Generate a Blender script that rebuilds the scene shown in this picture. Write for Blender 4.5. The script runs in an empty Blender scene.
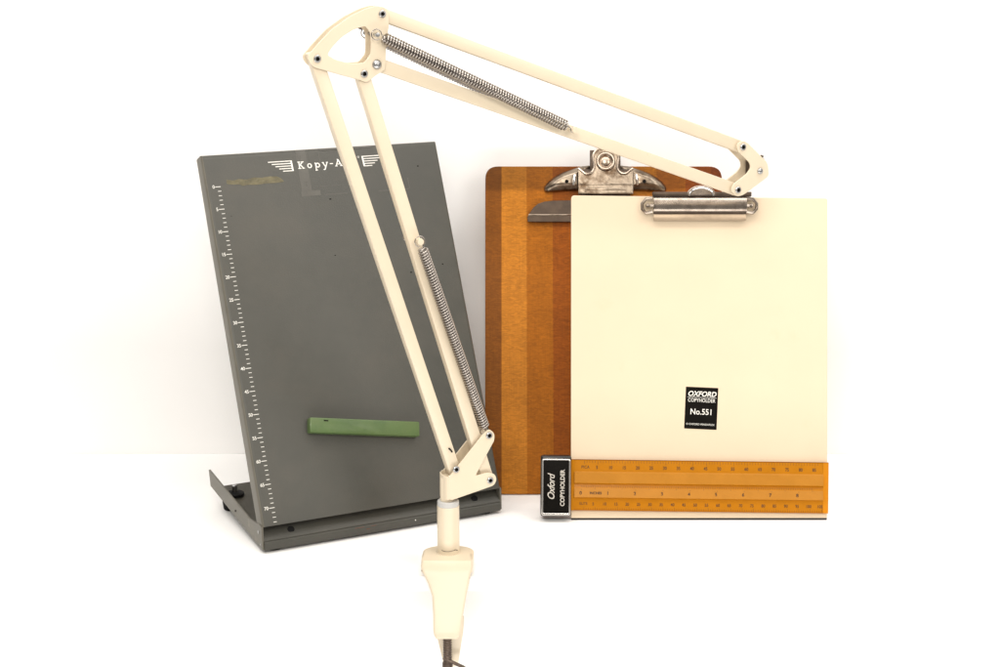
import bpy, bmesh, math, random
from mathutils import Matrix, Vector
random.seed(7)
S = bpy.context.scene
C = S.collection
R = math.radians
# ------------------------------------------------------------------ camera
cam = bpy.data.cameras.new('camera'); cam.sensor_width = 36; cam.lens = 61.06
cam.clip_start = 0.05; cam.clip_end = 50
co = bpy.data.objects.new('camera', cam); C.objects.link(co); S.camera = co
co.location = (0, 0, 0.538); co.rotation_euler = (R(90 - 13.4), 0, 0)
# ------------------------------------------------------------------ light
W = bpy.data.worlds.new('World'); S.world = W; W.use_nodes = True
bg = W.node_tree.nodes['Background']
bg.inputs[0].default_value = (1.0, 0.955, 0.90, 1); bg.inputs[1].default_value = 0.38

def softbox(name, loc, target, size, power, color):
    l = bpy.data.lights.new(name, 'AREA'); l.shape = 'RECTANGLE'; l.size = size[0]; l.size_y = size[1]
    l.energy = power; l.color = color
    o = bpy.data.objects.new(name, l); C.objects.link(o); o.location = loc
    o.rotation_euler = (Vector(target) - Vector(loc)).to_track_quat('-Z', 'Y').to_euler()
softbox('softbox_key', (-0.15, -0.2, 1.25), (0, 1.5, 0.15), (0.6, 0.5), 14.5, (1, 0.95, 0.87))
softbox('softbox_fill', (1.2, 0.1, 1.0), (0.1, 1.5, 0.12), (0.7, 0.9), 8.7, (1, 0.95, 0.88))
softbox('added_low_fill', (0.0, 0.5, -0.45), (0, 1.42, -0.12), (1.6, 0.3), 7.5, (1, 0.97, 0.93))  # added lamp below the tabletop, whitens the table front
softbox('added_wall_wash', (0.0, 1.15, 1.55), (0, 1.71, 0.25), (3.0, 0.35), 23, (1, 0.965, 0.925))  # added wash from above, lifts the wall and its shadows towards white
softbox('softbox_table', (0.0, 0.55, 1.5), (0.0, 1.45, 0.0), (2.4, 0.3), 5.5, (1, 0.965, 0.925))
S.view_settings.view_transform = 'Standard'; S.view_settings.look = 'None'
S.view_settings.exposure = 0; S.view_settings.gamma = 1
S.render.engine = 'CYCLES'
S.cycles.max_bounces = 8

# ------------------------------------------------------------------ materials
def srgb(r, g, b):
    f = lambda c: (c/255/12.92) if c/255 <= .04045 else ((c/255+.055)/1.055)**2.4
    return (f(r), f(g), f(b), 1)

def mat(name, col, rough=.5, metal=0, var=.06, scale=60, bump=0, bscale=400, spec=.5, stain=None, coat=0):
    """principled material with a little procedural unevenness in colour, gloss and relief"""
    m = bpy.data.materials.new(name); m.use_nodes = True
    nt = m.node_tree; N = nt.nodes; Lk = nt.links; b = N['Principled BSDF']
    tc = N.new('ShaderNodeTexCoord')
    n = N.new('ShaderNodeTexNoise'); n.inputs['Scale'].default_value = scale; n.inputs['Detail'].default_value = 5
    Lk.new(tc.outputs['Object'], n.inputs['Vector'])
    r = N.new('ShaderNodeValToRGB'); r.color_ramp.elements[0].position = .3; r.color_ramp.elements[1].position = .7
    c = col
    r.color_ramp.elements[0].color = (c[0]*(1-var), c[1]*(1-var), c[2]*(1-var), 1)
    r.color_ramp.elements[1].color = (min(1, c[0]*(1+var)), min(1, c[1]*(1+var)), min(1, c[2]*(1+var)), 1)
    Lk.new(n.outputs['Fac'], r.inputs['Fac'])
    out = r.outputs['Color']
    if stain:
        scol, sscale, lo, hi = stain
        n2 = N.new('ShaderNodeTexNoise'); n2.inputs['Scale'].default_value = sscale; n2.inputs['Detail'].default_value = 6
        n2.inputs['Roughness'].default_value = .65
        Lk.new(tc.outputs['Object'], n2.inputs['Vector'])
        r2 = N.new('ShaderNodeValToRGB'); r2.color_ramp.elements[0].position = lo; r2.color_ramp.elements[1].position = hi
        Lk.new(n2.outputs['Fac'], r2.inputs['Fac'])
        mx = N.new('ShaderNodeMix'); mx.data_type = 'RGBA'
        Lk.new(r2.outputs['Color'], mx.inputs[0]); Lk.new(out, mx.inputs[6]); mx.inputs[7].default_value = scol
        out = mx.outputs[2]
    Lk.new(out, b.inputs['Base Color'])
    mr = N.new('ShaderNodeMapRange'); mr.inputs[3].default_value = max(.02, rough-.06); mr.inputs[4].default_value = rough+.08
    Lk.new(n.outputs['Fac'], mr.inputs[0]); Lk.new(mr.outputs[0], b.inputs['Roughness'])
    b.inputs['Metallic'].default_value = metal
    b.inputs['Specular IOR Level'].default_value = spec
    b.inputs['Coat Weight'].default_value = coat
    b.inputs['Coat Roughness'].default_value = .15
    if bump:
        nb = N.new('ShaderNodeTexNoise'); nb.inputs['Scale'].default_value = bscale; nb.inputs['Detail'].default_value = 3
        Lk.new(tc.outputs['Object'], nb.inputs['Vector'])
        bp = N.new('ShaderNodeBump'); bp.inputs['Strength'].default_value = bump; bp.inputs['Distance'].default_value = .001
        Lk.new(nb.outputs['Fac'], bp.inputs['Height']); Lk.new(bp.outputs[0], b.inputs['Normal'])
    return m

M = {}
M['paper'] = mat('white_paper', (.93, .925, .915, 1), .8, var=.01, scale=9, bump=.25, bscale=14, spec=.2)
M['wallpaper'] = mat('white_backdrop', (.92, .912, .90, 1), .85, var=.012, scale=7, bump=.35, bscale=11, spec=.15)
M['cream'] = mat('cream_enamel', (.70, .60, .45, 1), .36, var=.02, scale=40, bump=.05, bscale=300, spec=.45, coat=.15,
                 stain=((.56, .45, .29, 1), 55, .68, .80))
M['ivory'] = mat('ivory_board', (.72, .59, .425, 1), .42, var=.012, scale=25, bump=.04, bscale=900, spec=.35,
                 stain=((.66, .53, .35, 1), 18, .60, .95))
M['grey'] = mat('grey_hammer_enamel', (.057, .0555, .0455, 1), .42, var=.05, scale=60, bump=.18, bscale=900, spec=.45,
                stain=((.074, .067, .053, 1), 14, .45, .85))
M['grey_lit'] = mat('grey_enamel_lit', (.125, .115, .09, 1), .4, var=.10, scale=50, bump=.12, bscale=900,  # lighter copy of the grey enamel, light painted into side and tray faces
                     stain=((.20, .18, .14, 1), 45, .62, .72))
M['rust'] = mat('rust', (.16, .05, .03, 1), .8, var=.3, scale=600)
M['rubber'] = mat('black_rubber', (.008, .008, .008, 1), .7, var=.2, spec=.15)
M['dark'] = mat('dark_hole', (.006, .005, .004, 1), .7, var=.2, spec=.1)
M['bead'] = mat('polished_edge_steel', (.44, .36, .29, 1), .25, metal=1, var=.1, scale=150)
M['chrome'] = mat('worn_chrome', (.50, .44, .38, 1), .18, metal=1, var=.06, scale=120, bump=.04, bscale=200,
                  stain=((.30, .22, .16, 1), 130, .58, .78))
M['brightchrome'] = mat('bright_chrome', (.80, .77, .73, 1), .12, metal=1, var=.04, scale=120)
M['agedmetal'] = mat('aged_clip_steel', (.29, .235, .18, 1), .29, metal=1, var=.18, scale=110, bump=.12, bscale=260,
                     stain=((.09, .058, .036, 1), 90, .46, .68))
M['bronzed'] = mat('brown_clip_steel', (.075, .052, .037, 1), .38, metal=.7, var=.22, scale=90, bump=.08, bscale=400,
                   stain=((.05, .035, .025, 1), 60, .5, .7))
M['tanmetal'] = mat('tan_clip_lip', (.47, .36, .25, 1), .38, metal=.55, var=.08, scale=200)
M['spring'] = mat('spring_steel', (.38, .345, .315, 1), .22, metal=1, var=.1, scale=300)
M['bolt'] = mat('zinc_bolt', (.42, .42, .42, 1), .3, metal=1, var=.15, scale=300)
M['screw'] = mat('brown_steel_screw', (.10, .073, .056, 1), .4, metal=.6, var=.3, scale=300)
M['green'] = mat('green_painted_magnet', (.066, .118, .032, 1), .38, var=.12, scale=70, bump=.2, bscale=200, coat=.2,
                 stain=((.105, .15, .05, 1), 40, .35, .8))
M['whiteink'] = mat('white_ink', (.78, .76, .70, 1), .6, var=.10, scale=500)
M['black'] = mat('black_label', (.006, .005, .004, 1), .5, var=.2, spec=.06)
M['blackplastic'] = mat('black_plastic', (.016, .014, .013, 1), .3, var=.2)
M['silverink'] = mat('silver_ink', (.56, .52, .46, 1), .4, var=.15, scale=400)
M['brownink'] = mat('brown_ink', (.055, .022, .008, 1), .6, var=.3, scale=400)
M['tape'] = mat('old_yellow_glue', (.115, .098, .048, 1), .45, var=.35, scale=130, bump=.5, bscale=500)
M['shine'] = mat('clear_tape_film', (.088, .083, .070, 1), .28, var=.10, scale=70)

def amber_mat():
    m = mat('amber_plastic', (.47, .170, .001, 1), .3, var=.05, scale=60, bump=.05, bscale=200, spec=.2)
    b = m.node_tree.nodes['Principled BSDF']
    b.inputs['Subsurface Weight'].default_value = .0; b.inputs['Subsurface Radius'].default_value = (.02, .008, .002)
    b.inputs['Subsurface Scale'].default_value = .1
    return m
M['amber'] = amber_mat()
M['amber_pale'] = mat('pale_amber_face', (.47, .192, .018, 1), .34, var=.05, scale=60, bump=.05, bscale=200, spec=.25)

M['amber_end'] = mat('amber_end_painted_glow', (.58, .21, .006, 1), .3, var=.05, scale=60, spec=.2)  # brighter orange paints the clear end's glow into the colour
def wood_mat():
    m = bpy.data.materials.new('laminated_maple'); m.use_nodes = True
    nt = m.node_tree; N = nt.nodes; Lk = nt.links; b = N['Principled BSDF']
    tc = N.new('ShaderNodeTexCoord')
    sx = N.new('ShaderNodeSeparateXYZ'); Lk.new(tc.outputs['Object'], sx.inputs[0])
    # laminated strips across the width
    mr = N.new('ShaderNodeMapRange'); mr.inputs[1].default_value = -.118; mr.inputs[2].default_value = .119
    Lk.new(sx.outputs[0], mr.inputs[0])
    cr = N.new('ShaderNodeValToRGB'); cr.color_ramp.interpolation = 'CONSTANT'
    strips = [(0, (.215, .068, .007)), (.070, (.51, .185, .018)), (.172, (.38, .120, .007)), (.285, (.29, .075, .005)),
              (.39, (.46, .15, .012)), (.50, (.36, .10, .008)), (.61, (.46, .16, .013)), (.72, (.36, .11, .009)), (.84, (.30, .072, .007)), (.95, (.23, .052, .007))]
    e = cr.color_ramp.elements
    e[0].position = 0; e[0].color = (*strips[0][1], 1); e[1].position = strips[1][0]; e[1].color = (*strips[1][1], 1)
    for p, c in strips[2:]:
        k = e.new(p); k.color = (*c, 1)
    Lk.new(mr.outputs[0], cr.inputs[0])
    # long grain
    mp = N.new('ShaderNodeMapping'); mp.inputs['Scale'].default_value = (900, 28, 300); Lk.new(tc.outputs['Object'], mp.inputs[0])
    g = N.new('ShaderNodeTexNoise'); g.inputs['Scale'].default_value = 1; g.inputs['Detail'].default_value = 4; Lk.new(mp.outputs[0], g.inputs['Vector'])
    gr = N.new('ShaderNodeMapRange'); gr.inputs[1].default_value = .3; gr.inputs[2].default_value = .7; gr.inputs[3].default_value = .93; gr.inputs[4].default_value = 1.06
    Lk.new(g.outputs['Fac'], gr.inputs[0])
    # flame figure across the grain
    mp2 = N.new('ShaderNodeMapping'); mp2.inputs['Scale'].default_value = (130, 430, 100); mp2.inputs['Rotation'].default_value = (0, 0, .12)
    Lk.new(tc.outputs['Object'], mp2.inputs[0])
    f = N.new('ShaderNodeTexNoise'); f.inputs['Scale'].default_value = 1; f.inputs['Detail'].default_value = 2; f.inputs['Distortion'].default_value = 1.6
    Lk.new(mp2.outputs[0], f.inputs['Vector'])
    fr = N.new('ShaderNodeMapRange'); fr.inputs[1].default_value = .35; fr.inputs[2].default_value = .7; fr.inputs[3].default_value = .76; fr.inputs[4].default_value = 1.10
    Lk.new(f.outputs['Fac'], fr.inputs[0])
    # age: mottled wear and the darker varnish along the head of the board
    d = N.new('ShaderNodeTexNoise'); d.inputs['Scale'].default_value = 26; d.inputs['Detail'].default_value = 5; Lk.new(tc.outputs['Object'], d.inputs['Vector'])
    dr = N.new('ShaderNodeMapRange'); dr.inputs[1].default_value = .35; dr.inputs[2].default_value = .68; dr.inputs[3].default_value = .90; dr.inputs[4].default_value = 1.08
    Lk.new(d.outputs['Fac'], dr.inputs[0])
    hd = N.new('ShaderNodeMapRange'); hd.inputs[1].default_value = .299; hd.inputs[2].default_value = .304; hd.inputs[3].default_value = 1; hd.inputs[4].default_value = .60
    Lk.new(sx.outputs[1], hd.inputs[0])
    v = gr.outputs[0]
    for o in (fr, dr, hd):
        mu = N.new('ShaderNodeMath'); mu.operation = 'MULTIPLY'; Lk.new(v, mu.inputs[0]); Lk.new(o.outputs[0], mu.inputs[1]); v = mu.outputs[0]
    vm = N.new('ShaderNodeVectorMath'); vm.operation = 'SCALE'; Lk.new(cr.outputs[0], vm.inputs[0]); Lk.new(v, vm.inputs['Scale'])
    Lk.new(vm.outputs[0], b.inputs['Base Color'])
    b.inputs['Roughness'].default_value = .5; b.inputs['Specular IOR Level'].default_value = .12; b.inputs['Coat Weight'].default_value = 0; b.inputs['Coat Roughness'].default_value = .3
    bp = N.new('ShaderNodeBump'); bp.inputs['Strength'].default_value = .12; bp.inputs['Distance'].default_value = .0006
    Lk.new(g.outputs['Fac'], bp.inputs['Height']); Lk.new(bp.outputs[0], b.inputs['Normal'])
    return m
M['wood'] = wood_mat()

# ------------------------------------------------------------------ helpers (all shapes are given in millimetres)
MM = Matrix.Scale(.001, 4)
I4 = Matrix.Identity(4)
def finish(name, me, m, parent=None, X=I4, smooth=False, angle=35):
    me.transform(MM @ X)
    me.name = name
    o = bpy.data.objects.new(name, me); C.objects.link(o); o.parent = parent
    idx = [p.material_index for p in me.polygons]; me.materials.clear()
    for k in (m if isinstance(m, (list, tuple)) else [m]): me.materials.append(k)
    if isinstance(m, (list, tuple)): me.polygons.foreach_set('material_index', idx)
    if smooth:
        for p in me.polygons: p.use_smooth = True
        me.set_sharp_from_angle(angle=R(angle))
    return o

def from_bm(name, bm, m, parent=None, X=I4, smooth=True, angle=35):
    me = bpy.data.meshes.new(name); bmesh.ops.recalc_face_normals(bm, faces=bm.faces); bm.to_mesh(me); bm.free()
    return finish(name, me, m, parent, X, smooth, angle)

def rounded(pts, r, seg=4):
    out = []; n = len(pts)
    for i in range(n):
        p = Vector(pts[i]); a = Vector(pts[i-1]) - p; b = Vector(pts[(i+1) % n]) - p
        rr = min(r if not isinstance(r, (list, tuple)) else r[i], a.length*.45, b.length*.45)
        if rr <= 0: out.append(tuple(p)); continue
        p0 = p + a.normalized()*rr; p1 = p + b.normalized()*rr
        for k in range(seg+1):
            t = k/seg; q = p0*(1-t)**2 + p*2*t*(1-t) + p1*t*t; out.append((q.x, q.y))
    return out

def curve_mesh(loops, th, bev, res=2):
    cu = bpy.data.curves.new('tmp', 'CURVE'); cu.dimensions = '2D'; cu.fill_mode = 'BOTH'
    for pts in loops:
        s = cu.splines.new('POLY'); s.points.add(len(pts)-1)
        for k, p in enumerate(pts): s.points[k].co = (p[0], p[1], 0, 1)
        s.use_cyclic_u = True
    cu.bevel_depth = bev; cu.bevel_resolution = res; cu.extrude = max(0, th/2-bev); cu.offset = -bev
    o = bpy.data.objects.new('tmp', cu); C.objects.link(o)
    dg = bpy.context.evaluated_depsgraph_get()
    me = bpy.data.meshes.new_from_object(o.evaluated_get(dg))
    bpy.data.objects.remove(o); bpy.data.curves.remove(cu)
    return me

def plate(name, loops, z0, z1, m, parent=None, X=I4, bev=.3, smooth=True):
    """flat plate with outline loops[0] and holes loops[1:], between heights z0 and z1 of its frame"""
    me = curve_mesh(loops, z1-z0, bev)
    return finish(name, me, m, parent, X @ Matrix.Translation((0, 0, (z0+z1)/2)), smooth, 50)

def rbox(bm, x0, x1, y0, y1, z0, z1, r=0, seg=2, X=None, mi=0):
    g = bmesh.ops.create_cube(bm, size=1)
    T = Matrix.Translation(((x0+x1)/2, (y0+y1)/2, (z0+z1)/2)) @ Matrix.Diagonal((x1-x0, y1-y0, z1-z0, 1))
    bmesh.ops.transform(bm, matrix=T, verts=g['verts'])
    vs = set(g['verts'])
    if r > 0:
        es = [e for e in bm.edges if e.verts[0] in vs and e.verts[1] in vs]
        q = bmesh.ops.bevel(bm, geom=es, offset=r, segments=seg, profile=.5, affect='EDGES')
        vs = set(v for f in q['faces'] for v in f.verts) | {v for v in vs if v.is_valid}
        seen = set(); st = list(vs)
        while st:
            v = st.pop()
            if v in seen: continue
            seen.add(v)
            for e in v.link_edges: st.append(e.other_vert(v))
        vs = seen
    if mi:
        for v in vs:
            for f in v.link_faces: f.material_index = mi
    if X is not None: bmesh.ops.transform(bm, matrix=X, verts=list(vs))

def lathe(bm, prof, X=I4, seg=24, mis=None):
    """profile of (radius, height) turned about the frame's z axis"""
    rings = []
    for (r, h) in prof:
        if r < 1e-6: rings.append([bm.verts.new(X @ Vector((0, 0, h)))])
        else: rings.append([bm.verts.new(X @ Vector((r*math.cos(2*math.pi*k/seg), r*math.sin(2*math.pi*k/seg), h))) for k in range(seg)])
    for i in range(len(rings)-1):
        a, b = rings[i], rings[i+1]
        for k in range(seg):
            k2 = (k+1) % seg
            if len(a) == 1 and len(b) == 1: continue
            if len(a) == 1: f = bm.faces.new((a[0], b[k], b[k2]))
            elif len(b) == 1: f = bm.faces.new((a[k], b[0], a[k2]))
            else: f = bm.faces.new((a[k], b[k], b[k2], a[k2]))
            if mis: f.material_index = mis[i]

def tube(bm, pts, r, seg=8, closed=False, mi=0):
    pts = [Vector(p) for p in pts]; n = len(pts); rings = []
    ref = None
    for i, p in enumerate(pts):
        a = pts[i-1] if (i > 0 or closed) else p; b = pts[(i+1) % n] if (i < n-1 or closed) else p
        t = (b-a).normalized()
        if ref is None: ref = t.orthogonal().normalized()
        ref = (ref - t*ref.dot(t)).normalized(); bi = t.cross(ref)
        rr = r[i] if isinstance(r, (list, tuple)) else r
        rings.append([bm.verts.new(p + (ref*math.cos(2*math.pi*k/seg) + bi*math.sin(2*math.pi*k/seg))*rr) for k in range(seg)])
    for i in range(n if closed else n-1):
        a, b = rings[i], rings[(i+1) % n]
        for k in range(seg):
            f = bm.faces.new((a[k], b[k], b[(k+1) % seg], a[(k+1) % seg])); f.material_index = mi
    if not closed:
        bm.faces.new(rings[0]); bm.faces.new(rings[-1])

def text_mesh(txt, size, th=.12, bold=0, shear=0, space=1.0, align='CENTER'):
    cu = bpy.data.curves.new('tmp', 'FONT'); cu.body = txt; cu.size = size; cu.extrude = th/2; cu.offset = bold
    cu.shear = shear; cu.space_character = space; cu.align_x = align; cu.align_y = 'CENTER'; cu.resolution_u = 3
    o = bpy.data.objects.new('tmp', cu); C.objects.link(o)
    dg = bpy.context.evaluated_depsgraph_get(); me = bpy.data.meshes.new_from_object(o.evaluated_get(dg))
    bpy.data.objects.remove(o); bpy.data.curves.remove(cu)
    return me

def add_text(bm, txt, size, x, y, z, rot=0, sx=1, **k):
    me = text_mesh(txt, size, **k)
    me.transform(Matrix.Translation((x, y, z)) @ Matrix.Rotation(rot, 4, 'Z') @ Matrix.Diagonal((sx, 1, 1, 1)))
    bm.from_mesh(me); bpy.data.meshes.remove(me)

def frame(name, O, yaw, lean, label, cat, upright=False):
    """Empty at a thing's base; local x runs along it, local y up its face (or back, if upright), local z out of the face"""
    yaw = R(yaw); lean = R(lean)
    u = Vector((math.cos(yaw), math.sin(yaw), 0)); b = Vector((-math.sin(yaw), math.cos(yaw), 0)); z = Vector((0, 0, 1))
    v = b*math.sin(lean) + z*math.cos(lean); n = u.cross(v)
    if upright: v, n = b, z
    o = bpy.data.objects.new(name, None); C.objects.link(o); o.empty_display_size = .03
    o.matrix_world = Matrix(((u.x, v.x, n.x, O[0]), (u.y, v.y, n.y, O[1]), (u.z, v.z, n.z, O[2]), (0, 0, 0, 1)))
    o['label'] = label; o['category'] = cat
    return o

def structure(o): o['kind'] = 'structure'; return o

# ------------------------------------------------------------------ the setting
bm = bmesh.new(); rbox(bm, -1600, 1600, 1363, 1712, -14, 0, 1.5)
structure(from_bm('tabletop', bm, M['paper']))
bm = bmesh.new(); rbox(bm, -1600, 1600, 1425, 1431, -900, -15, 0)
structure(from_bm('table_front', bm, M['paper']))
bm = bmesh.new(); rbox(bm, -1600, 1600, 1712, 1740, -900, 1300, 0)
structure(from_bm('wall', bm, M['wallpaper']))
bm = bmesh.new(); rbox(bm, -1600, 1600, -600, 1424, -930, -901, 0)
structure(from_bm('floor', bm, M['paper']))

# ------------------------------------------------------------------ grey copy stand
ks = frame('copy_stand', (-.210, 1.415, 0), 27.3, 0, 'dark grey metal copy stand leaning back, white line scale down its left edge', 'copy stand', upright=True)
ta = R(23.6)
KB = Matrix(((1, 0, 0, 0), (0, math.sin(ta), -math.cos(ta), 0), (0, math.cos(ta), math.sin(ta), 25), (0, 0, 0, 1)))   # board frame in the stand's frame
# board: pressed pan, face with flanges turned back along both sides and the head
def pan():
    bm = bmesh.new()
    prof = [(1.0, -15), (1.0, -3.2), (1.4, -1.6), (2.6, -.5), (4.5, 0), (234, 0), (235.8, -.5), (236.8, -1.6), (237, -3.2), (237, -15)]
    rows = [(0, 0), (337.5, 0), (340.5, -.6), (342, -2.4), (342, -15)]
    grid = []
    for (t, dz) in rows:
        row = []
        for (x, z) in prof:
            zz = min(z, dz)
            row.append(bm.verts.new((x, t, zz)))
        grid.append(row)
    for i in range(len(rows)-1):
        for j in range(len(prof)-1):
            try: bm.faces.new((grid[i][j], grid[i][j+1], grid[i+1][j+1], grid[i+1][j]))
            except ValueError: pass
    bmesh.ops.remove_doubles(bm, verts=bm.verts, dist=1e-4)
    bmesh.ops.recalc_face_normals(bm, faces=bm.faces)
    up = sum((f.normal.z*f.calc_area() for f in bm.faces))
    if up < 0: bmesh.ops.reverse_faces(bm, faces=bm.faces)
    bmesh.ops.solidify(bm, geom=bm.faces[:], thickness=1.2)
    return bm
pb = pan()
for f_ in pb.faces: f_.material_index = 1 if f_.normal.x < -.45 and f_.calc_center_median().x < 6 else 0  # left-facing flange takes the lighter copy
board = from_bm('board', pb, [M['grey'], M['grey_lit']], ks, KB, angle=40)
# scale
bm = bmesh.new()
STEP = 4.223
for k in range(74):
    t = 311.3 - k*STEP
    x = 0
    if k % 5 == 0:
        rbox(bm, 9.4, 14.6, t-.28, t+.28, .05, .16)
        add_text(bm, str(k), 4.4, 8.9, t, .1, bold=.03, align='RIGHT', sx=.95, space=.95)
    else: rbox(bm, 11.4, 14.4, t-.25, t+.25, .05, .16)
from_bm('line_scale', bm, M['whiteink'], ks, KB, smooth=False)
# emblem: two striped wings and slab lettering
def stroke(bm, a, b, w=.95, z=.13):
    a = Vector(a); b = Vector(b); d = (b-a).normalized(); n = Vector((-d.y, d.x))*w/2
    f = bm.faces.new([bm.verts.new((*(p), z)) for p in (a-n, b-n, b+n, a+n)])
    g = bmesh.ops.extrude_face_region(bm, geom=[f]); bmesh.ops.translate(bm, vec=(0, 0, -.1), verts=[v for v in g['geom'] if isinstance(v, bmesh.types.BMVert)])
bm = bmesh.new()
for k in range(5): stroke(bm, (63.3+k*3.3, 331.2 - k*2.35), (86.2, 331.2 - k*2.35), .85)
stroke(bm, (85.9, 331.6), (86.3, 321.4), 1.5, .15)
from_bm('wing_emblem', bm, M['whiteink'], ks, KB, smooth=False)
bm = bmesh.new()
for k in range(5): stroke(bm, (157.4, 331.1 - k*2.35), (178.6-k*3.1, 331.1 - k*2.35), .85, .14)
stroke(bm, (157.3, 331.5), (158.0, 321.3), 1.5, .15)
from_bm('wing_emblem', bm, M['whiteink'], ks, KB, smooth=False)
bm = bmesh.new()
zc = [0]
def glyph(x, segs, b=323.0):
    for s in segs:
        zc[0] += .004
        stroke(bm, (x+s[0], b+s[1]), (x+s[2], b+s[3]), s[4] if len(s) > 4 else 1.0, .12+zc[0])
def bowl(cx, cy, rx, ry):
    return [(cx+rx*math.cos(a*math.pi/5), cy+ry*math.sin(a*math.pi/5), cx+rx*math.cos((a+1.15)*math.pi/5), cy+ry*math.sin((a+1.15)*math.pi/5)) for a in range(10)]
glyph(91.8, [(1.4, 0, 1.4, 7), (0, .4, 2.9, .4, .8), (0, 6.6, 2.9, 6.6, .8), (1.5, 3, 5, 6.6), (2.6, 3.8, 5.2, .5), (4, .4, 6.4, .4, .8), (3.8, 6.6, 6.2, 6.6, .8)])
glyph(101, bowl(2.3, 2.4, 1.9, 2.0))
glyph(108.4, [(1, -2.4, 1, 4.8), (0, 4.6, 1.4, 4.6, .7), (0, -2.3, 2.4, -2.3, .8)] + bowl(3, 2.4, 1.8, 2.0))
glyph(115.9, [(.8, 4.6, 3, .4), (5.2, 4.6, 2.1, -2.2), (0, 4.6, 2, 4.6, .8), (4, 4.6, 6, 4.6, .8), (.6, -2.2, 2.3, -2.2, 1)])
glyph(123.6, [(0, 3, 3.2, 3, .9)])
glyph(128.6, [(1, .4, 3.9, 6.8), (3.6, 6.8, 6.4, .4, 1.2), (1.8, 2.2, 5.4, 2.2, .8), (0, .4, 2.4, .4, .8), (5, .4, 7.6, .4, .8), (2.6, 6.7, 4, 6.7, .8)])
glyph(138.6, [(1.4, .4, 1.4, 4.6), (.2, 4.5, 1.6, 4.5, .7), (0, .4, 2.9, .4, .8), (1, 6.4, 2, 6.4, 1)])
glyph(144, bowl(2.2, 2.4, 1.8, 2.0) + [(4.3, .4, 4.3, 7), (3.2, 6.8, 4.5, 6.8, .7), (4.2, .4, 5.4, .4, .8)])
glyph(152.6, [(a[0]*.4, a[1]*.4, a[2]*.4, a[3]*.4, .3) for a in bowl(1.6, 2, 2, 2)], 330)
from_bm('lettering', bm, M['whiteink'], ks, KB, smooth=False)
# glue left by an old label, ghosts of clear tape, specks
bm = bmesh.new()
top = [(21, 317.6), (27, 316.3), (33, 317.3), (40, 316.2), (47, 317.9), (55, 317.0), (62, 317.8), (70, 317.2), (73.6, 315), (76, 312.0)]
bot = [(72, 311.4), (66, 311.2), (58, 311.4), (49, 310.6), (41, 311.2), (35, 310.4), (33, 312.3), (26, 312.4), (20.6, 313.4)]
from_me = curve_mesh([rounded(top+bot, 1)], .12, .02)
from_me.transform(Matrix.Translation((0, 0, .1))); bm.from_mesh(from_me)
from_bm('glue_residue', bm, M['tape'], ks, KB, smooth=False)
for (x0, x1, y0, y1) in ((90.6, 109.5, 296.5, 301.5), (91.5, 101.5, 301.6, 341), (114, 136, 296.2, 297), (109.6, 131, 304.5, 305.0), (114, 114.6, 322, 338), (101.8, 102.4, 326, 339),
                         (116, 168, 339.3, 341.2), (168, 200, 296.0, 296.8), (199.8, 200.6, 297, 307)):
    bm = bmesh.new(); rbox(bm, x0, x1, y0, y1, .02, .07)
    from_bm('tape_film', bm, M['shine'], ks, KB, smooth=False)
for (x, y, r) in ((118, 292, .9), (113, 238, .6), (186, 215, .8), (213, 318, .8), (220, 220, .7), (20, 283, .4)):
    bm = bmesh.new(); lathe(bm, [(0, .12), (r, .1), (r, .01)], Matrix.Translation((x, y, 0)) @ Matrix.Diagonal((1.3, .8, 1, 1)), 7)
    from_bm('paint_chip', bm, M['dark'], ks, KB)
# base tray: floor sheet, flange on each side, sloping front, feet
def side_flange(x0, x1, name):
    pts = [(0, 3.5), (20, 5.5), (146, 20), (150, 35.5), (34, 22.5), (14, 24), (8, 26), (1, 24.5)]
    Xf = Matrix(((0, 0, 1, 0), (1, 0, 0, 0), (0, 1, 0, 0), (0, 0, 0, 1)))   # plate x -> back, y -> up, z -> across
    return plate(name, [rounded(pts, 1.2)], x0, x1, M['grey_lit'], ks, Xf, bev=.3)
for (a, b) in ((0, 1.8), (236.5, 238.3)):
    fl = side_flange(a, b, 'side_flange')
    for (yy, zz, r) in ((72, 18, 1.0), (9, 18, 1.6), (4, 8, 1.0)):
        bm = bmesh.new(); lathe(bm, [(0, .7), (r, .5), (r, -.3)], Matrix.Translation((a if a < 5 else b, yy, zz)) @ Matrix.Rotation(R(-90 if a < 5 else 90), 4, 'Y'), 12)
        from_bm('rivet', bm, M['bolt'] if yy < 50 else M['dark'], fl)
bm = bmesh.new()
vs = [(1.8, 1, 4.6), (236.5, 1, 4.6), (236.5, 140, 20.3), (1.8, 140, 20.3)]
f = bm.faces.new([bm.verts.new(v) for v in vs]); bmesh.ops.solidify(bm, geom=[f], thickness=1.4)
from_bm('base_tray', bm, M['grey_lit'], ks, smooth=False)  # colour brightened against the shade under the board
# front rail: lower ledge with a raised rounded panel line, slanted back under the board
bm = bmesh.new()
prof = [(-.5, 3), (-1.0, 4), (-1.0, 10.2), (-.5, 10.8), (.3, 11.0), (.3, 11.5), (.2, 11.9), (.9, 12.9), (2.2, 14.2), (14, 23.5), (19.5, 28), (19.5, 25), (3, 9), (1.2, 3)]
a = [bm.verts.new((1.8, y, z)) for y, z in prof]; b = [bm.verts.new((236.5, y, z)) for y, z in prof]
for i in range(len(prof)): j = (i+1) % len(prof); bm.faces.new((a[i], a[j], b[j], b[i]))
bm.faces.new(a); bm.faces.new(b)
rail = from_bm('front_rail', bm, M['grey'], ks, angle=30)
for x in (29, 212):
    bm = bmesh.new(); lathe(bm, [(0, .6), (1.2, .6), (3.1, .5), (3.3, 0), (3.3, -.6)], Matrix.Translation((x, 5.4, 16.8)) @ Matrix.Rotation(R(51), 4, 'X'), 16)
    from_bm('rubber_plug', bm, M['rubber'], rail)
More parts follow.
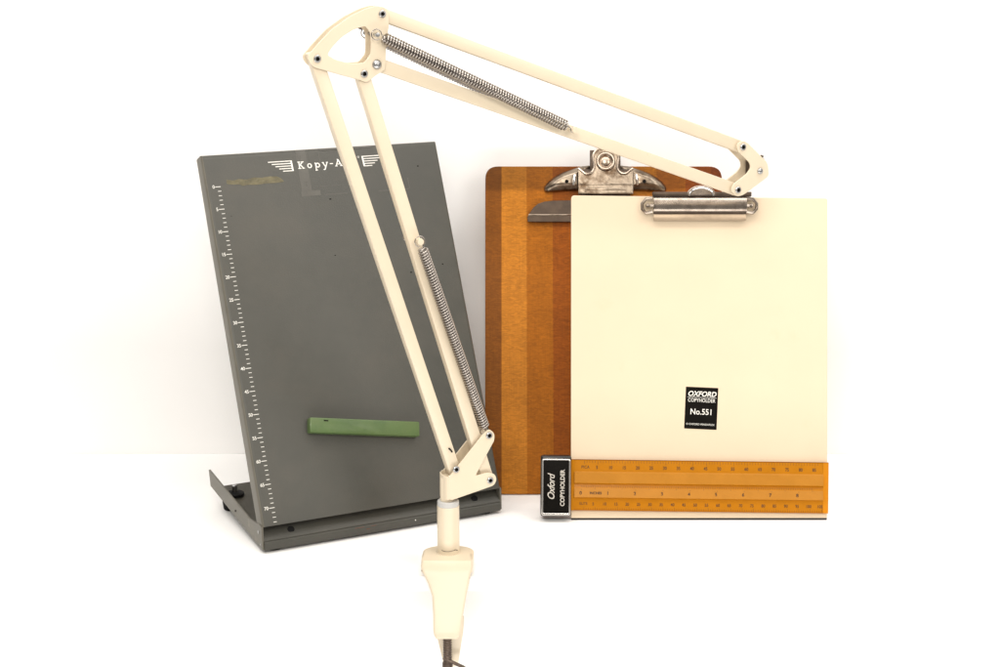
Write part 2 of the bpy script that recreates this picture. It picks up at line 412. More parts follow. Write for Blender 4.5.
for (x, z, w, h) in ((88, 9.6, 9, .4), (99, 7, 3.5, .6), (104, 9.4, 5, .4)):
    bm = bmesh.new(); rbox(bm, x, x+w, -1.06, -.9, z, z+h, .04)
    from_bm('rust_spot', bm, M['rust'], rail)
bm = bmesh.new(); lathe(bm, [(0, .6), (.5, .5), (.6, 0)], Matrix.Translation((148, -1, 8)) @ Matrix.Rotation(R(90), 4, 'X'), 8)
from_bm('paint_speck', bm, M['whiteink'], rail)
for (x, y, h) in ((14, 10, 4.6), (224, 10, 4.6), (14, 128, 18.5), (224, 128, 18.5)):
    bm = bmesh.new(); lathe(bm, [(0, 0), (6, 0), (7.2, 1), (7.6 if h < 9 else 9.5, h), (0, h)], Matrix.Translation((x, y, 0)), 20)
    ft = from_bm('rubber_foot', bm, M['rubber'], ks)
for (x, y) in ((14, 116), (224, 116)):
    bm = bmesh.new(); Xs = Matrix.Translation((x, y, 18.2))
    lathe(bm, [(9, 0), (9, 1.8), (7.5, 2.6), (3.2, 3), (3, 3)], Xs, 20)
    w = from_bm('washer', bm, M['rubber'], ks)
    bm = bmesh.new(); lathe(bm, [(2.6, 2.4), (2.6, 9), (2.0, 9.8), (0, 10)], Xs, 14)
    from_bm('screw', bm, M['bolt'], w)
# prop that carries the board, between its back and the tray
bm = bmesh.new()
tube(bm, [(60, 132, 22), (60, 92, 180)], 2.2, 10); tube(bm, [(180, 132, 22), (180, 92, 180)], 2.2, 10); tube(bm, [(60, 92, 180), (180, 92, 180)], 2.2, 10)
from_bm('prop', bm, M['bolt'], ks)

# ------------------------------------------------------------------ green magnetic bar lying on the stand's board
u0 = R(27.3); kO = Vector((-.210, 1.415, 0))
KW = Matrix.Translation(kO) @ Matrix.Rotation(u0, 4, 'Z') @ Matrix(((1, 0, 0, 0), (0, math.sin(ta), -math.cos(ta), 0), (0, math.cos(ta), math.sin(ta), .025), (0, 0, 0, 1)))
bm = bmesh.new()
rbox(bm, -53.2, 53.2, -6.9, 6.9, .1, 9.5, 1.2, 2)
mg = from_bm('magnetic_bar', bm, M['green'], None)
mg.matrix_world = KW @ Matrix.Translation((.1095, .0745, 0)) @ Matrix.Rotation(R(-9.7), 4, 'Z')
mg['label'] = 'green painted bar magnet lying across the lower part of the grey copy stand'; mg['category'] = 'magnet'

for (x, y, a_, b_) in ((-38, 4.2, 2.2, .6),):
    bm = bmesh.new(); rbox(bm, x-a_, x+a_, y-b_, y+b_, 8.9, 9.56, .1); from_bm('worn_spot', bm, M['dark'], mg)
# ------------------------------------------------------------------ wooden clipboard
cb = frame('clipboard', (.10286, 1.5798, 0), 0, 19.5, 'brown laminated wood clipboard with large steel clip, standing behind the cream copyholder', 'clipboard')
CO = [(-117.5, 0), (118.5, 0), (118.5, 325.5), (-117.5, 325.5)]
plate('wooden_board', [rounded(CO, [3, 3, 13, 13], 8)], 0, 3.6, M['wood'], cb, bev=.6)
cx = 1.8
def mirror(p): return [(x+cx, y) for x, y in p] + [(-x+cx, y) for x, y in reversed(p)]
# jaw plate below
jaw = mirror([(-77.2, 268.8), (-77.4, 273.5), (-75, 278), (-71.5, 283), (-67, 286.8), (-61, 289), (-52, 290), (-30, 290.5)])
jw = plate('jaw', [jaw], 6.5, 7.9, M['bronzed'], cb, bev=.35)
bm = bmesh.new(); tube(bm, [(cx-76.4, 275.6, 7.8), (cx+76.4, 275.6, 7.8)], .75, 8)
from_bm('jaw_ridge', bm, M['agedmetal'], jw)
bm = bmesh.new(); rbox(bm, cx-74, cx+74, 268.8, 270, 3.7, 7, .2); rbox(bm, cx-25, cx+25, 280, 299, 4.2, 8.5, .6)
from_bm('jaw_lip', bm, M['bronzed'], jw)
# domed wings
def dome(name, outline, base, h, m, parent, X=I4, edge=9.0):
    me = curve_mesh([outline], .02, 0)
    bm = bmesh.new()
    n = len(outline); c = Vector((sum(p[0] for p in outline)/n, sum(p[1] for p in outline)/n))
    rings = []
    K = 7
    for i in range(K+1):
        k = i/K; z = base + h*math.sin(min(1, k*1.15)*math.pi/2)
        rings.append([bm.verts.new((c.x+(p[0]-c.x)*(1-k*.88), c.y+(p[1]-c.y)*(1-k*.88), z)) for p in outline])
    for i in range(K):
        for j in range(n):
            j2 = (j+1) % n; bm.faces.new((rings[i][j], rings[i][j2], rings[i+1][j2], rings[i+1][j]))
    bm.faces.new(rings[-1])
    low = [bm.verts.new((p[0], p[1], base-2.0)) for p in outline]
    for j in range(n):
        j2 = (j+1) % n; bm.faces.new((low[j], low[j2], rings[0][j2], rings[0][j]))
    bpy.data.meshes.remove(me)
    return from_bm(name, bm, m, parent, X, angle=60)
wingL = [(-60.5, 300.3), (-61.0, 303), (-57.5, 308.5), (-51, 314), (-43, 318.6), (-33, 322), (-24, 325), (-14, 326), (-14, 301.2), (-40, 300.2), (-52, 299.2), (-58, 299.0)]
for sgn in (1, -1):
    pts = [(x*sgn+cx, y) for x, y in wingL]
    w = dome('clip_wing', rounded(pts, 2.2), 5.8, 6.5, M['agedmetal'], cb)
    for (x, y, r, hz) in ((-38.5, 308.5, 1.9, 11.9), (-47.5, 309.2, 1.0, 10.9)):
        bm = bmesh.new(); lathe(bm, [(0, .5), (r, .45), (r, -.8)], Matrix.Translation((x*sgn+cx, y, hz)), 14)
        from_bm('rivet_hole', bm, M['dark'], w)
    bm = bmesh.new(); tube(bm, [(sgn*-31.5+cx, 305, 12.2), (sgn*-31+cx, 310, 13.6), (sgn*-30.6+cx, 315, 12.6)], [1.2, 1.7, 1.1], 10)
    from_bm('rivet', bm, M['brightchrome'], w)
# clip body with scrolled head
half = [(-27.2, 296.5), (-27.2, 322.0), (-24.2, 320.2), (-20.0, 316.6), (-15.5, 317.0), (-12.6, 320.6), (-12.4, 326), (-13.6, 332), (-11.8, 338.4), (-6.6, 342.0)]
outl = mirror(half)
body = plate('clip_body', [outl], 13.2, 14.8, M['agedmetal'], cb, bev=.4)
bm = bmesh.new()
edge = [(-27.0, 321.0, 15), (-24.5, 319.2, 15.2), (-20.0, 315.8, 15.4), (-15.0, 316.2, 15.4), (-11.6, 320.4, 15.4), (-11.6, 326, 15.3), (-12.6, 332, 15.2), (-10.8, 337.2, 15.2), (-6.2, 340.6, 15.2), (0, 341.4, 15.2)]
pth = [(x+cx, y, z) for x, y, z in edge] + [(-x+cx, y, z) for x, y, z in reversed(edge[:-1])]
dense = []
for i in range(len(pth)-1):
    p0 = Vector(pth[max(0, i-1)]); p1 = Vector(pth[i]); p2 = Vector(pth[i+1]); p3 = Vector(pth[min(len(pth)-1, i+2)])
    for k in range(5):
        t = k/5; dense.append(.5*((2*p1)+(p2-p0)*t+(2*p0-5*p1+4*p2-p3)*t*t+(3*p1-p0-3*p2+p3)*t**3))
dense.append(Vector(pth[-1]))
tube(bm, dense, 1.25, 10)
from_bm('scroll_bead', bm, M['bead'], body)
bm = bmesh.new()
lathe(bm, [(9.6, 0), (9.7, 1.6), (8.8, 2.8), (7.6, 3.0), (6.6, 2.3), (6.0, .9), (5.0, .5), (4.5, 1.0), (3.6, 1.5), (0, 1.6)], Matrix.Translation((cx, 328.0, 14.7)), 36)
from_bm('ring_boss', bm, M['bead'], body, angle=50)
bm = bmesh.new(); rbox(bm, cx-25.6, cx+25.6, 304.5, 306.2, 14.6, 15.4, .3); rbox(bm, cx-27.2, cx+27.2, 295.5, 297.5, 8, 14.6, .4)
rbox(bm, cx-20.5, cx+20.5, 299, 301.5, 14.7, 15.0, .1)
from_bm('body_ridge', bm, M['agedmetal'], body)
bm = bmesh.new()
for sgn in (1, -1): rbox(bm, cx+sgn*12-2.2+sgn, cx+sgn*12+2.2+sgn, 318, 340.6, 6, 10, .5)
tube(bm, [(cx-24, 318, 8.5), (cx+24, 318, 8.5)], 3.6, 14)
rbox(bm, cx-24, cx+24, 300, 317, 4, 11, 1)
from_bm('spring_housing', bm, M['bronzed'], cb)

# ------------------------------------------------------------------ cream copyholder
ch = frame('copyholder', (.18637, 1.50462, 0), 0, 14, 'cream copyholder board with chrome clip at its head and amber ruler across its foot', 'copyholder')
plate('ivory_board', [rounded([(-120, .8), (120, .8), (121, 301.5), (-119.6, 304.3)], [2, 2, 2.5, 3.5])], -2.6, 0, M['ivory'], ch, bev=.5)
bm = bmesh.new(); rbox(bm, -119.6, 119.6, .05, 1.9, -3.4, .3, .1)
from_bm('bottom_shadow_strip', bm, M['blackplastic'], ch)  # black strip drawn as the shadow line under the board
bm = bmesh.new(); rbox(bm, -45, 45, 0, 2, 0, 1.5); bm.free()
# strut behind that lets it stand
bm = bmesh.new(); a = R(30)
rbox(bm, -22, 22, -118, 0, -2, 0, .3, X=Matrix.Translation((0, 118, -3)) @ Matrix.Rotation(R(20), 4, 'X'))
from_bm('easel_strut', bm, M['ivory'], ch)
# sticker
Xs = Matrix.Translation((2.2, 104.6, 0)) @ Matrix.Rotation(R(-2.6), 4, 'Z')
st = plate('sticker', [rounded([(-15.2, -19.6), (15.2, -19.6), (15.2, 19.6), (-15.2, 19.6)], .5)], .02, .14, M['black'], ch, Xs, bev=.02)
bm = bmesh.new()
add_text(bm, 'OXFORD', 6.6, 0, 13.2, .2, bold=.16, shear=.25, sx=.97)
add_text(bm, 'COPYHOLDER', 4.8, 0, 7.2, .2, sx=.82, bold=.03)
rbox(bm, -13.4, 13.8, 10.0, 10.3, .15, .22)
add_text(bm, 'No.551', 7.6, .3, -3.6, .2, bold=.10, sx=.92)
add_text(bm, '\u00a9 OXFORD PENDAFLEX', 2.5, -.2, -15.2, .2, sx=.98)
from_bm('lettering', bm, M['whiteink'], st, Xs, smooth=False)
# clip
bm = bmesh.new()
prof = [(11.5*math.cos(a_), 9.2*math.sin(a_)) for a_ in [R(k) for k in range(-8, 189, 12)]]
def strip(bm, prof, x0, x1, y0, z0, X=None):
    a = [bm.verts.new((x0, y0+p[0], z0+p[1])) for p in prof]; b = [bm.verts.new((x1, y0+p[0], z0+p[1])) for p in prof]
    for i in range(len(prof)-1): bm.faces.new((a[i], a[i+1], b[i+1], b[i]))
    bm.faces.new(a); bm.faces.new(b)
strip(bm, [(p[0]*.70, p[1]*.5) for p in prof], -42.6, 44.4, 295.2, 2.5)
M['clipsteel'] = mat('dull_clip_steel', (.33, .28, .235, 1), .24, metal=1, var=.12, scale=90, bump=.06, bscale=150, stain=((.14, .10, .075, 1), 70, .5, .75))
clip = from_bm('clip_bar', bm, M['clipsteel'], ch, angle=50)
bm = bmesh.new(); rbox(bm, -42.8, 43.9, 280.4, 286.4, 3.2, 4.4, .4)
from_bm('clip_lip', bm, M['tanmetal'], clip)
bm = bmesh.new(); rbox(bm, -42.6, 43.9, 286.6, 288.2, 1.2, 5.4, .3); rbox(bm, -43.5, 49, 303.0, 307.2, -1, 5.0, .6); rbox(bm, -38, 44, 288, 300, .2, 3, .5)
from_bm('clip_backplate', bm, M['bronzed'], clip)
bm = bmesh.new()
for (x, m_) in ((-48.8, 1), (49.2, -1)):
    hook = [(x+m_*5, 288.5, 4.5), (x-m_*1, 287.4, 4.5), (x-m_*4.4, 291, 4.5), (x-m_*4.6, 296, 4.5), (x-m_*1, 300.4, 4.5), (x+m_*5, 301.4, 4.5)]
    tube(bm, hook, 1.6, 8); lathe(bm, [(0, 2.4), (1.6, 1.8), (2.1, 0), (1.6, -1.8), (0, -2.4)], Matrix.Translation((x+m_*.6, 294.2, 5)), 14)
tube(bm, [(-46, 294.2, 5), (48, 294.2, 5)], 1.4, 8)
from_bm('hinge_pin', bm, M['clipsteel'], clip)
lev = [(-11.5, 304)] + [(1.9-13.6*math.cos(R(k)), 304+9.3*math.sin(R(k))) for k in range(8, 173, 8)] + [(15.4, 304)]
hole = [(1.9-10.2*math.cos(R(k)), 303.2+5.6*math.sin(R(k))) for k in range(0, 181, 9)]
plate('lever', [lev], 3.2, 5.4, M['clipsteel'], clip, bev=.9)
bm = bmesh.new(); tube(bm, [(1.9-11.2*math.cos(R(k)), 303.4+7.2*math.sin(R(k)), 5.6) for k in range(0, 181, 9)], .9, 8)
from_bm('lever_rim', bm, M['brightchrome'], clip)
# ruler with a stepped face
Xr = Matrix.Translation((-120, 57.0, 0)) @ Matrix.Rotation(R(-.72), 4, 'Z')    # local x to the right, y down is negative
bands = [(0, -.9, 1.6, 2.3, 0), (-.9, -11.0, 2.3, 3.0, 0), (-11.0, -12.4, 3.0, 4.6, 1), (-12.4, -21.8, 4.6, 4.9, 1), (-21.8, -23.2, 4.9, 2.6, 0), (-23.2, -26.6, 2.6, 3.4, 0), (-26.6, -35.2, 3.4, 4.6, 1), (-35.2, -36.2, 4.6, 2.8, 0), (-36.2, -47.6, 2.8, 1.6, 0)]
bm = bmesh.new()
xe = [(0, 3.5), (3.5, 236), (236, 241)]
for bi, (y0, y1, z0, z1, mi) in enumerate(bands):
    for ci, (x0, x1) in enumerate(xe):
        if ci != 1: za = zb = 3.0 if 0 < bi < 8 else (z0+z1)/2 if False else 2.8
        else: za, zb = z0, z1
        if bi == 0: za = min(za, z0) if ci == 1 else 2.0
        f = bm.faces.new([bm.verts.new(v) for v in ((x0, y0, za), (x0, y1, zb), (x1, y1, zb), (x1, y0, za))]); f.material_index = mi if ci == 1 else (2 if ci == 2 else 0)
vs = [bm.verts.new(v) for v in ((0, 0, .6), (241, 0, .6), (241, -47.6, .6), (0, -47.6, .6))]; bm.faces.new(vs)
for (p, q, zt0, zt1) in (((0, 0), (241, 0), 1.6, 1.6), ((0, -47.6), (241, -47.6), 1.6, 1.6)):
    bm.faces.new([bm.verts.new(v) for v in ((p[0], p[1], .6), (q[0], q[1], .6), (q[0], q[1], 2.7), (p[0], p[1], 2.7))])
for x in (0, 241):
    bm.faces.new([bm.verts.new(v) for v in ((x, 0, .6), (x, -47.6, .6), (x, -47.6, 2.8), (x, 0, 2.8))])
for x in (3.5, 236):   # walls where the raised part stops
    for (y0, y1, z0, z1, mi) in bands:
        bm.faces.new([bm.verts.new(v) for v in ((x, y0, 2.7), (x, y1, 2.7), (x, y1, z1), (x, y0, z0))])
ruler = from_bm('ruler_guide', bm, [M['amber'], M['amber_pale'], M['amber_end']], ch, Xr, smooth=False)
# ruler markings
def zat(y):
    for (y0, y1, z0, z1, mi) in bands:
        if y1 <= y <= y0: return z0+(z1-z0)*(y0-y)/(y0-y1)
    return 3
bm = bmesh.new()
def tick(x, y0, y1, w=.22):
    a, b = zat(y0)+.06, zat(y1)+.06
    bm.faces.new([bm.verts.new(v) for v in ((x-w/2, y0, a), (x-w/2, y1, b), (x+w/2, y1, b), (x+w/2, y0, a))])
x0 = 12.6
for k in range(0, 87): tick(x0+k*2.54, -1.0, -3.2 if k % 5 else -4.4)
for k in range(1, 18): add_text(bm, str(k*5), 4.3, 11.7+k*12.7, -7.4, zat(-7.4)+.12, sx=.85, th=.08, bold=.05)
add_text(bm, 'PICA', 4.0, 13.6, -7.2, zat(-7.2)+.12, sx=.9, th=.08)
for k in range(0, 8*16+9): tick(10.0+k*1.5875, -24.4, -26.2 if k % 8 else (-27.6 if k % 16 else -28.6))
for k in range(0, 9): add_text(bm, str(k), 4.6, 9.4+k*25.3, -31.4, zat(-31.4)+.14, th=.08, bold=.08)
add_text(bm, 'INCHES', 3.3, 23.4, -31.3, zat(-31.3)+.14, th=.08, bold=.08)
for k in range(0, 106): tick(12.6+k*2.117, -47.2, -45.2 if k % 5 else -44.2)
for k in range(1, 22): add_text(bm, str(k*5), 4.2, 10.7+k*10.6, -41.4, zat(-41.4)+.12, sx=.85, th=.08, bold=.05)
add_text(bm, 'ELITE', 3.6, 12.2, -41.2, zat(-41.2)+.12, th=.08, sx=.9)
from_bm('ruler_marks', bm, M['brownink'], ruler, Xr, smooth=False)
# slider case
Xc = Matrix.Translation((-134.2, 32.3, 0)) @ Matrix.Rotation(R(-.5), 4, 'Z')
bm = bmesh.new(); rbox(bm, -14.2, 14.2, -28.4, 28.4, -9, 8.0, 2.2, 3)
case = from_bm('slider_case', bm, M['blackplastic'], ch, Xc)
fr = rounded([(-13.6, -27.4), (13.6, -27.4), (13.6, 25.6), (-13.6, 25.6)], 2.6)
fi = rounded([(-11.7, -24.9), (11.8, -24.9), (11.8, 24.2), (-11.7, 24.2)], .8)
plate('chrome_trim', [fr, fi], 7.6, 9.6, M['brightchrome'], case, Xc, bev=.7)
bm = bmesh.new(); rbox(bm, -11.7, 11.8, -24.9, 24.2, 7.9, 8.5, .05)
lp = from_bm('name_plate', bm, M['black'], case, Xc)
bm = bmesh.new()
add_text(bm, 'Oxford', 9.2, -4.2, -1.2, 8.62, rot=R(90), shear=.35, bold=.10, sx=.92, space=.92)
add_text(bm, 'COPYHOLDER', 5.6, 6.2, -1.6, 8.62, rot=R(90), bold=.14, sx=.93)
from_bm('lettering', bm, M['silverink'], lp, Xc, smooth=False)

# ------------------------------------------------------------------ spring balanced lamp arm
LAMP_O = (-0.0443, 1.376, 0.0)
D = {
    'top_pins': [(-55.4, 473.8), (-109.3, 440.7), (-71.2, 427.9), (-60.2, 435.3)],
    'fork_pins': [(277.1, 352.9), (273.5, 315.3), (295.5, 330.8)],
    'base_pins': [(3.9, 93.5), (35.3, 79.6), (34.4, 119.8)],
    'quad': [(-117.4, 442.4), (-109.1, 451.4), (-97.5, 462.5), (-82.6, 472.1), (-69.4, 477.9), (-61.1, 479.9), (-53.9, 479.4), (-49.8, 475.7), (-49.7, 465.2), (-52.3, 449.9), (-53.4, 430.5), (-62.1, 426.0), (-69.0, 420.9), (-75.4, 423.4), (-111.7, 434.0), (-115.6, 437.6)],
    'quad_hole': [(-101.2, 443.5), (-96.1, 450.2), (-88.7, 456.9), (-79.6, 462.1), (-69.6, 464.9), (-65.2, 459.4), (-65.0, 450.2), (-65.5, 442.5), (-71.0, 436.4), (-81.7, 436.0), (-94.8, 439.5)],
    'fork': [(270.9, 355.9), (276.9, 358.6), (282.1, 356.2), (303.5, 337.5), (305.5, 325.8), (279.8, 310.5), (273.7, 309.2), (266.3, 314.8), (268.2, 320.0), (282.2, 328.9), (286.1, 334.0), (284.9, 338.5), (272.1, 349.7)],
    'base': [(-2.8, 67.5), (-2.8, 88.6), (-1.2, 88.6), (29.8, 122.2), (34.4, 125.4), (39.6, 121.2), (39.6, 114.8), (33.0, 103.9), (26, 92.3), (21.8, 85.2), (33.4, 86.7), (40, 84.4), (41.8, 79), (39, 74.3), (0.1, 66.5)],
}
la = frame('lamp_arm', LAMP_O, 24, 0, 'cream folding lamp arm with four steel springs, clamped to the table edge', 'lamp arm')
def bolt(p, zf, r=2.9, parent=la):
    bm = bmesh.new()
    lathe(bm, [(r, -.4), (r, 1.0), (r*.82, 1.4), (r*.55, 1.4), (r*.5, .2), (0, .1)], Matrix.Translation((p[0], p[1], zf)), 20, mis=[0, 0, 0, 1, 1])
    return from_bm('bolt', bm, [M['bolt'], M['dark']], parent)
def bar(p, q, w=10.4, d=9.6, ext=5.5):
    p = Vector(p); q = Vector(q); t = (q-p); L_ = t.length; a = math.atan2(t.y, t.x)
    bm = bmesh.new(); rbox(bm, -ext, L_+ext, -w/2, w/2, -d/2, d/2, .9, 3)
    return from_bm('arm_bar', bm, M['cream'], la, Matrix.Translation((p.x, p.y, 0)) @ Matrix.Rotation(a, 4, 'Z'))
tp, fp, bp_ = D['top_pins'], D['fork_pins'], D['base_pins']
bar(tp[1], bp_[0]); barB = bar(tp[2], bp_[1]); bar(tp[0], fp[0]); bar2 = bar(tp[3], fp[1])
def two_plates(name, loops, h, th=1.5, pins=(), bev=.4):
    for s in (1, -1):
        a, b = (h-th, h) if s > 0 else (-h, -h+th)
        pl = plate(name, loops, a, b, M['cream'], la, bev=bev)
        for p in pins:
            if s > 0: bolt(p, h, parent=pl)
            else:
                bm = bmesh.new(); lathe(bm, [(3.2, 0), (3.2, 2), (0, 2.2)], Matrix.Translation((p[0], p[1], -h)) @ Matrix.Rotation(R(180), 4, 'X'), 6)
                from_bm('nut', bm, M['bolt'], pl)
two_plates('elbow_plate', [rounded(D['quad'], 2.5), rounded(D['quad_hole'], 2)], 7.0, pins=tp[:3])
# big rivet in the elbow, cross pins for the springs
bm = bmesh.new(); lathe(bm, [(3.9, 0), (3.7, 1.2), (2.6, 2.4), (0, 3)], Matrix.Translation((tp[3][0]-.3, tp[3][1]-.5, 6.9)), 20)
from_bm('rivet', bm, M['bolt'], la)
two_plates('fork_plate', [rounded(D['fork'], 3.5)], 8.6, pins=fp[:2])
bm = bmesh.new()
lathe(bm, [(2.7, 0), (2.6, 1.2), (1.6, 2), (0, 2.2)], Matrix.Translation((fp[2][0], fp[2][1], 8.6)), 18)
lathe(bm, [(3.4, -8), (3.4, 7.5)], Matrix.Translation((fp[2][0], fp[2][1], 0)), 18)
from_bm('pivot_pin', bm, M['bolt'], la)
bm = bmesh.new(); rbox(bm, 290, 301.5, 323.5, 341.5, -7, 7, 1.2); tube(bm, [(303.5, 338, -4), (305.6, 342.5, -4)], 1.5, 8)
from_bm('lamp_socket_block', bm, M['screw'], la)
# base bracket: two cheeks joined by a rounded fold on the left
two_plates('base_cheek', [rounded(D['base'], [1, .5, .5, 2, 4, 4, 2, 4, 3, 2, 4, 4, 4, 4, 1])], 8.6, pins=bp_)
bm = bmesh.new()
o_ = [(-2.8 + 3.2*math.cos(R(90+k*15)), 8.6*math.sin(R(90+k*15))) for k in range(13)]; i_ = [(-2.8 + 1.7*math.cos(R(90+k*15)), 7.1*math.sin(R(90+k*15))) for k in range(13)]
hh = (67.0, 87.5)
lo = [[bm.verts.new((x, h_, z)) for (x, z) in o_] for h_ in hh]; li = [[bm.verts.new((x, h_, z)) for (x, z) in i_] for h_ in hh]
for k in range(12):
    bm.faces.new((lo[0][k], lo[0][k+1], lo[1][k+1], lo[1][k])); bm.faces.new((li[0][k], li[1][k], li[1][k+1], li[0][k+1]))
    bm.faces.new((lo[1][k], lo[1][k+1], li[1][k+1], li[1][k])); bm.faces.new((lo[0][k], li[0][k], li[0][k+1], lo[0][k+1]))
from_bm('base_fold', bm, M['cream'], la, angle=50)
# swivel post: pin, collar and sleeve
bm = bmesh.new(); lathe(bm, [(5.8, 60), (5.8, 84), (4.5, 86), (0, 86)], Matrix(((1, 0, 0, -1.0), (0, 0, 1, 0), (0, -1, 0, 0), (0, 0, 0, 1))), 28)
from_bm('swivel_pin', bm, M['cream'], la)
UP = Matrix(((1, 0, 0, 0), (0, 0, 1, 0), (0, -1, 0, 0), (0, 0, 0, 1)))
bm = bmesh.new(); lathe(bm, [(0, 64.2), (8.3, 64.2), (9.3, 63.4), (9.3, 59.6), (8.6, 59)], UP, 32)
from_bm('collar', bm, mat('grey_plastic_collar', (.50, .49, .47, 1), .35, var=.05), la)
bm = bmesh.new(); lathe(bm, [(8.8, 59.6), (9.5, 59), (9.6, 15)], UP, 36)
post = from_bm('post_sleeve', bm, M['cream'], la)
bm = bmesh.new()
tube(bm, [(9.72*math.sin(R(a)), 21.4+.5*math.sin(R(a*3.1)), 9.72*math.cos(R(a))) for a in range(-60, 10, 6)], .22, 5)
tube(bm, [(9.72*math.sin(R(a)), 21.0+.8*math.sin(R(a*7)), 9.72*math.cos(R(a))) for a in range(6, 34, 5)], .28, 5)
from_bm('scratch', bm, M['screw'], post)
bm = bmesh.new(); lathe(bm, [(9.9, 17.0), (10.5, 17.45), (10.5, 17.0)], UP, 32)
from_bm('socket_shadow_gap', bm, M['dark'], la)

# springs
def helix(p, q, r, zp, zq, turns, eye=(3.6, 2.4), wire=.86, n=14):
    p = Vector((*p, zp)); q = Vector((*q, zq)); d = (q-p); L_ = d.length; d.normalize()
    e1 = Vector((-d.y, d.x, 0)).normalized(); e2 = d.cross(e1); pts = []; rad = []
    def put(v, w): pts.append(v); rad.append(w)
    h0 = eye[0]+2.4; h1 = eye[1]*2+1.0
    for k in range(12):                     # wire eye round the pin
        a = R(-150 + 300*k/11); put(p - d*eye[0]*.5 - d*eye[0]*math.cos(a) + e1*eye[0]*math.sin(a) + d*eye[0]*.5, .45)
    put(p + d*(eye[0]+.6) + e1*1.0, .45)
    tot = turns*n
    for k in range(tot+1):
        a = 2*math.pi*k/n; s = h0 + (L_-h0-h1)*k/tot - .8
        rr = r*min(1, .3+k/(1.0*n), .3+(tot-k)/(1.0*n))
        put(p + d*s + e1*rr*math.cos(a) + e2*rr*math.sin(a), wire)
    put(q - d*(eye[1]+.6), .45)
    for k in range(12):
        a = R(150 - 300*k/11); put(q + d*eye[1]*math.cos(a)*1 - e1*eye[1]*math.sin(a), .45)
    bm = bmesh.new(); tube(bm, pts, rad, 6)
    return from_bm('spring', bm, M['spring'], la, angle=80)
for z in (12.0, -12.0): helix((-62.2, 458.3), (110.0, 376.2), 4.1, z, z, 72, (4.2, 2.6))
for z in (1, -1): helix((-28.3, 292.3), (34.4, 119.8), 3.8, 13.0*z, 4.6*z, 74, (4.4, 2.4))
def cross_pin(p, name='spring_pin', l=15.5, r=2.4, m='cream'):
    bm = bmesh.new(); lathe(bm, [(0, -l), (r*1.1, -l), (r*1.2, -l+2.0), (r*.7, -l+2.4), (r*.7, l-2.4), (r*1.2, l-2.0), (r*1.1, l), (0, l+.2)], Matrix.Translation((p[0], p[1], 0)), 18)
    from_bm(name, bm, M[m], la)
cross_pin((-62.2, 458.3), r=1.5, m='bolt'); cross_pin((110.0, 376.2)); cross_pin((-28.3, 292.3), l=15.5)
bm = bmesh.new()   # fixing tab the springs hook onto, beside the elbow
tube(bm, [(-66.5, 461.5, -9), (-69, 463, -12.5), (-71.5, 466, -12.5)], 1.0, 6)
from_bm('spring_tab', bm, M['screw'], la)
bm = bmesh.new(); tube(bm, [(2.0, 108, 5.0), (0.2, 110.5, 5.6), (-1.2, 111.8, 5.0)], .7, 6)
from_bm('cotter_end', bm, M['dark'], la)

# clamp: in a frame parallel to the table edge
ca = Matrix.Rotation(R(-24), 4, 'Y')      # undo the arm's yaw: x along the edge, y up, z towards the room
def crow(name, bm, m, parent=la, **k): return from_bm(name, bm, m, parent, ca, **k)
zf = 26.0                                   # front face of the clamp (post axis is 0)
def lerp(a, b, t): return a+(b-a)*t
front = [(17.6, -21.6, 20.2), (13, -22.4, 20.6), (8, -21.2, 19.6), (3, -18.8, 18.4), (-3, -16.2, 17.4), (-14, -13.2, 15.4), (-31, -12.4, 12.6), (-46, -12.6, 10.2), (-51, -11.8, 9.2), (-53.6, -9.6, 7.4)]
bm = bmesh.new()
# front shell with rounded vertical edges running back into two side cheeks
rows = []
for i, (y, xl, xr) in enumerate(front):
    zb = lerp(26, 24.5, i/9)
    if i == 0: zb -= 2.6
    if i == 1: zb -= .2
    if i == 8: zb -= .4
    if i == 9: zb -= 2.2
    back = -13 if y < -46 else (-2 if y < 8 else 0)
    back = {0: 6, 1: 3}.get(i, 13.8)
    e = 2.4
    row = [(xl-.3, y, back), (xl-.4, y, zb-e-1.5), (xl-.2, y, zb-e*.5), (xl+e*.5, y, zb-.5), (xl+e, y, zb), ((xl+xr)/2, y, zb+.25), (xr-e, y, zb), (xr-e*.5, y, zb-.5), (xr+.2, y, zb-e*.5), (xr+.4, y, zb-e-1.5), (xr+.3, y, back)]
    rows.append([bm.verts.new(v) for v in row])
for i in range(len(rows)-1):
    for j in range(10): bm.faces.new((rows[i][j], rows[i][j+1], rows[i+1][j+1], rows[i+1][j]))
bmesh.ops.recalc_face_normals(bm, faces=bm.faces)
if sum(f.normal.z for f in bm.faces) < 0: bmesh.ops.reverse_faces(bm, faces=bm.faces)
bmesh.ops.solidify(bm, geom=bm.faces[:], thickness=1.8)
body = crow('clamp_body', bm, M['cream'], angle=60)
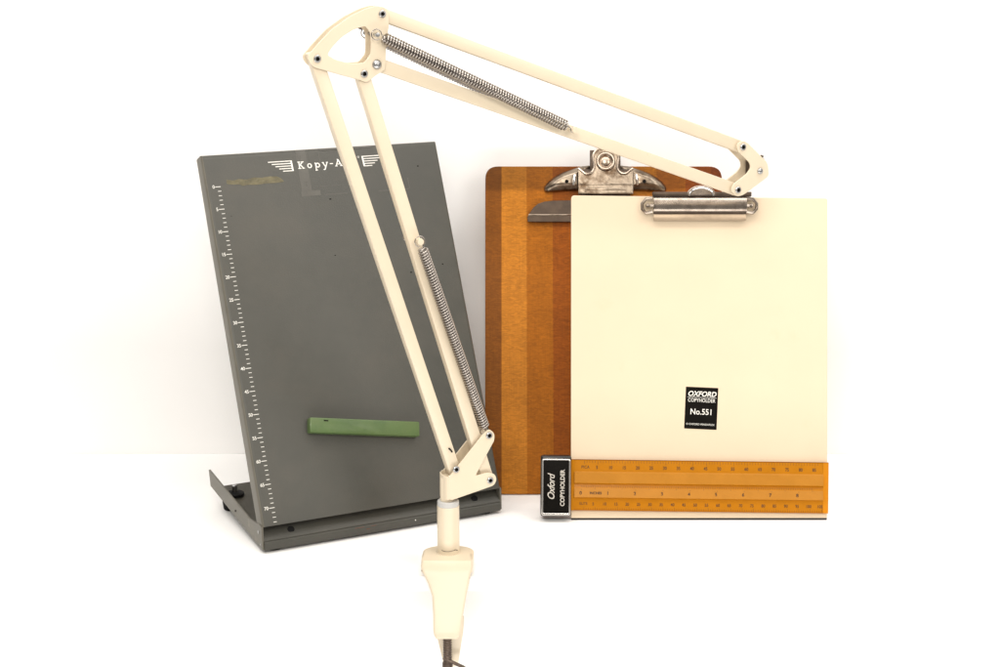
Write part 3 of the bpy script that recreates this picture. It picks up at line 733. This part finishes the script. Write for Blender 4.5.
# upper jaw: D shaped plate the post stands in, resting on the tabletop
dsh = [(-22.6, -24), (-22.6, -4)] + [(22.4*math.cos(R(a))*-1 - .9*0, 2+15*math.sin(R(a))) for a in range(10, 171, 10)] + [(21.8, -4), (20.8, -24)]
Xj = ca @ Matrix(((1, 0, 0, 0), (0, 0, 1, 0), (0, -1, 0, 0), (0, 0, 0, 1)))   # plate x across, plate y to the back, plate z up
uj = plate('clamp_jaw', [rounded(dsh, [3.0, 1] + [1]*(len(dsh)-3) + [3.0])], 6.0, 17.4, M['cream'], la, Xj, bev=2.2)
plate('jaw_pad', [rounded([(-15, -22), (-15, 12), (12, 12), (15, -22)], 3)], .15, 7.5, M['cream'], la, Xj, bev=.6)
# lower jaw with screw
lj = [(-11, -24), (-11.5, -6)] + [(9*-math.cos(R(a))-1, 4+9*math.sin(R(a))) for a in range(0, 181, 20)] + [(9, -6), (8.2, -24)]
plate('clamp_jaw', [rounded(lj, 1)], -53.4, -45.5, M['cream'], la, Xj, bev=1.2)
plate('screw_shade_plate', [rounded([(-14.5, -46), (13, -46), (12, -62), (7, -94), (-5, -94), (-12, -62)], 3)], -13, -10, M['cream'], la, ca, bev=.8)  # added cream plate standing in for a shadow tint behind the screw
bm = bmesh.new()
for s0 in range(0, 22):
    y = -84 + s0*2.3
    lathe(bm, [(3.3, 0), (3.9, .55), (3.9, .95), (3.3, 1.5), (3.3, 2.3)], ca @ Matrix(((1, 0, 0, -1.6), (0, 0, 1, y), (0, -1, 0, -1), (0, 0, 0, 1))), 16)
lathe(bm, [(0, -34.4), (7.5, -34.3), (7.5, -32.2), (3.4, -31.6)], ca @ Matrix(((1, 0, 0, -1.6), (0, 0, 1, 0), (0, -1, 0, -1), (0, 0, 0, 1))), 18)
bmesh.ops.recalc_face_normals(bm, faces=bm.faces)
sc = from_bm('clamp_screw', bm, M['screw'], la)
bm = bmesh.new(); tube(bm, [(-5, -80.5, 1), (-1.6, -83, 1), (4, -84.5, 3), (12, -87, 6), (14, -88, 7)], 1.6, 8)
lathe(bm, [(3.5, -84), (4.6, -86), (4.6, -91), (0, -92)], Matrix(((1, 0, 0, -1.6), (0, 0, 1, 0), (0, -1, 0, -1), (0, 0, 0, 1))), 12)
crow('screw_handle', bm, M['screw'], sc)
# paint chips on the clamp's edges
for (x, y, z, h) in ((-21.9, 9.0, 23.2, .6), (18.5, 2.9, 23.0, 1.2), (17.5, -2.4, 23.0, .6)):
    bm = bmesh.new(); rbox(bm, x-.35, x+.35, y-h, y+h, z-.4, z+.4, .12)
    crow('paint_chip', bm, M['rust'], body)
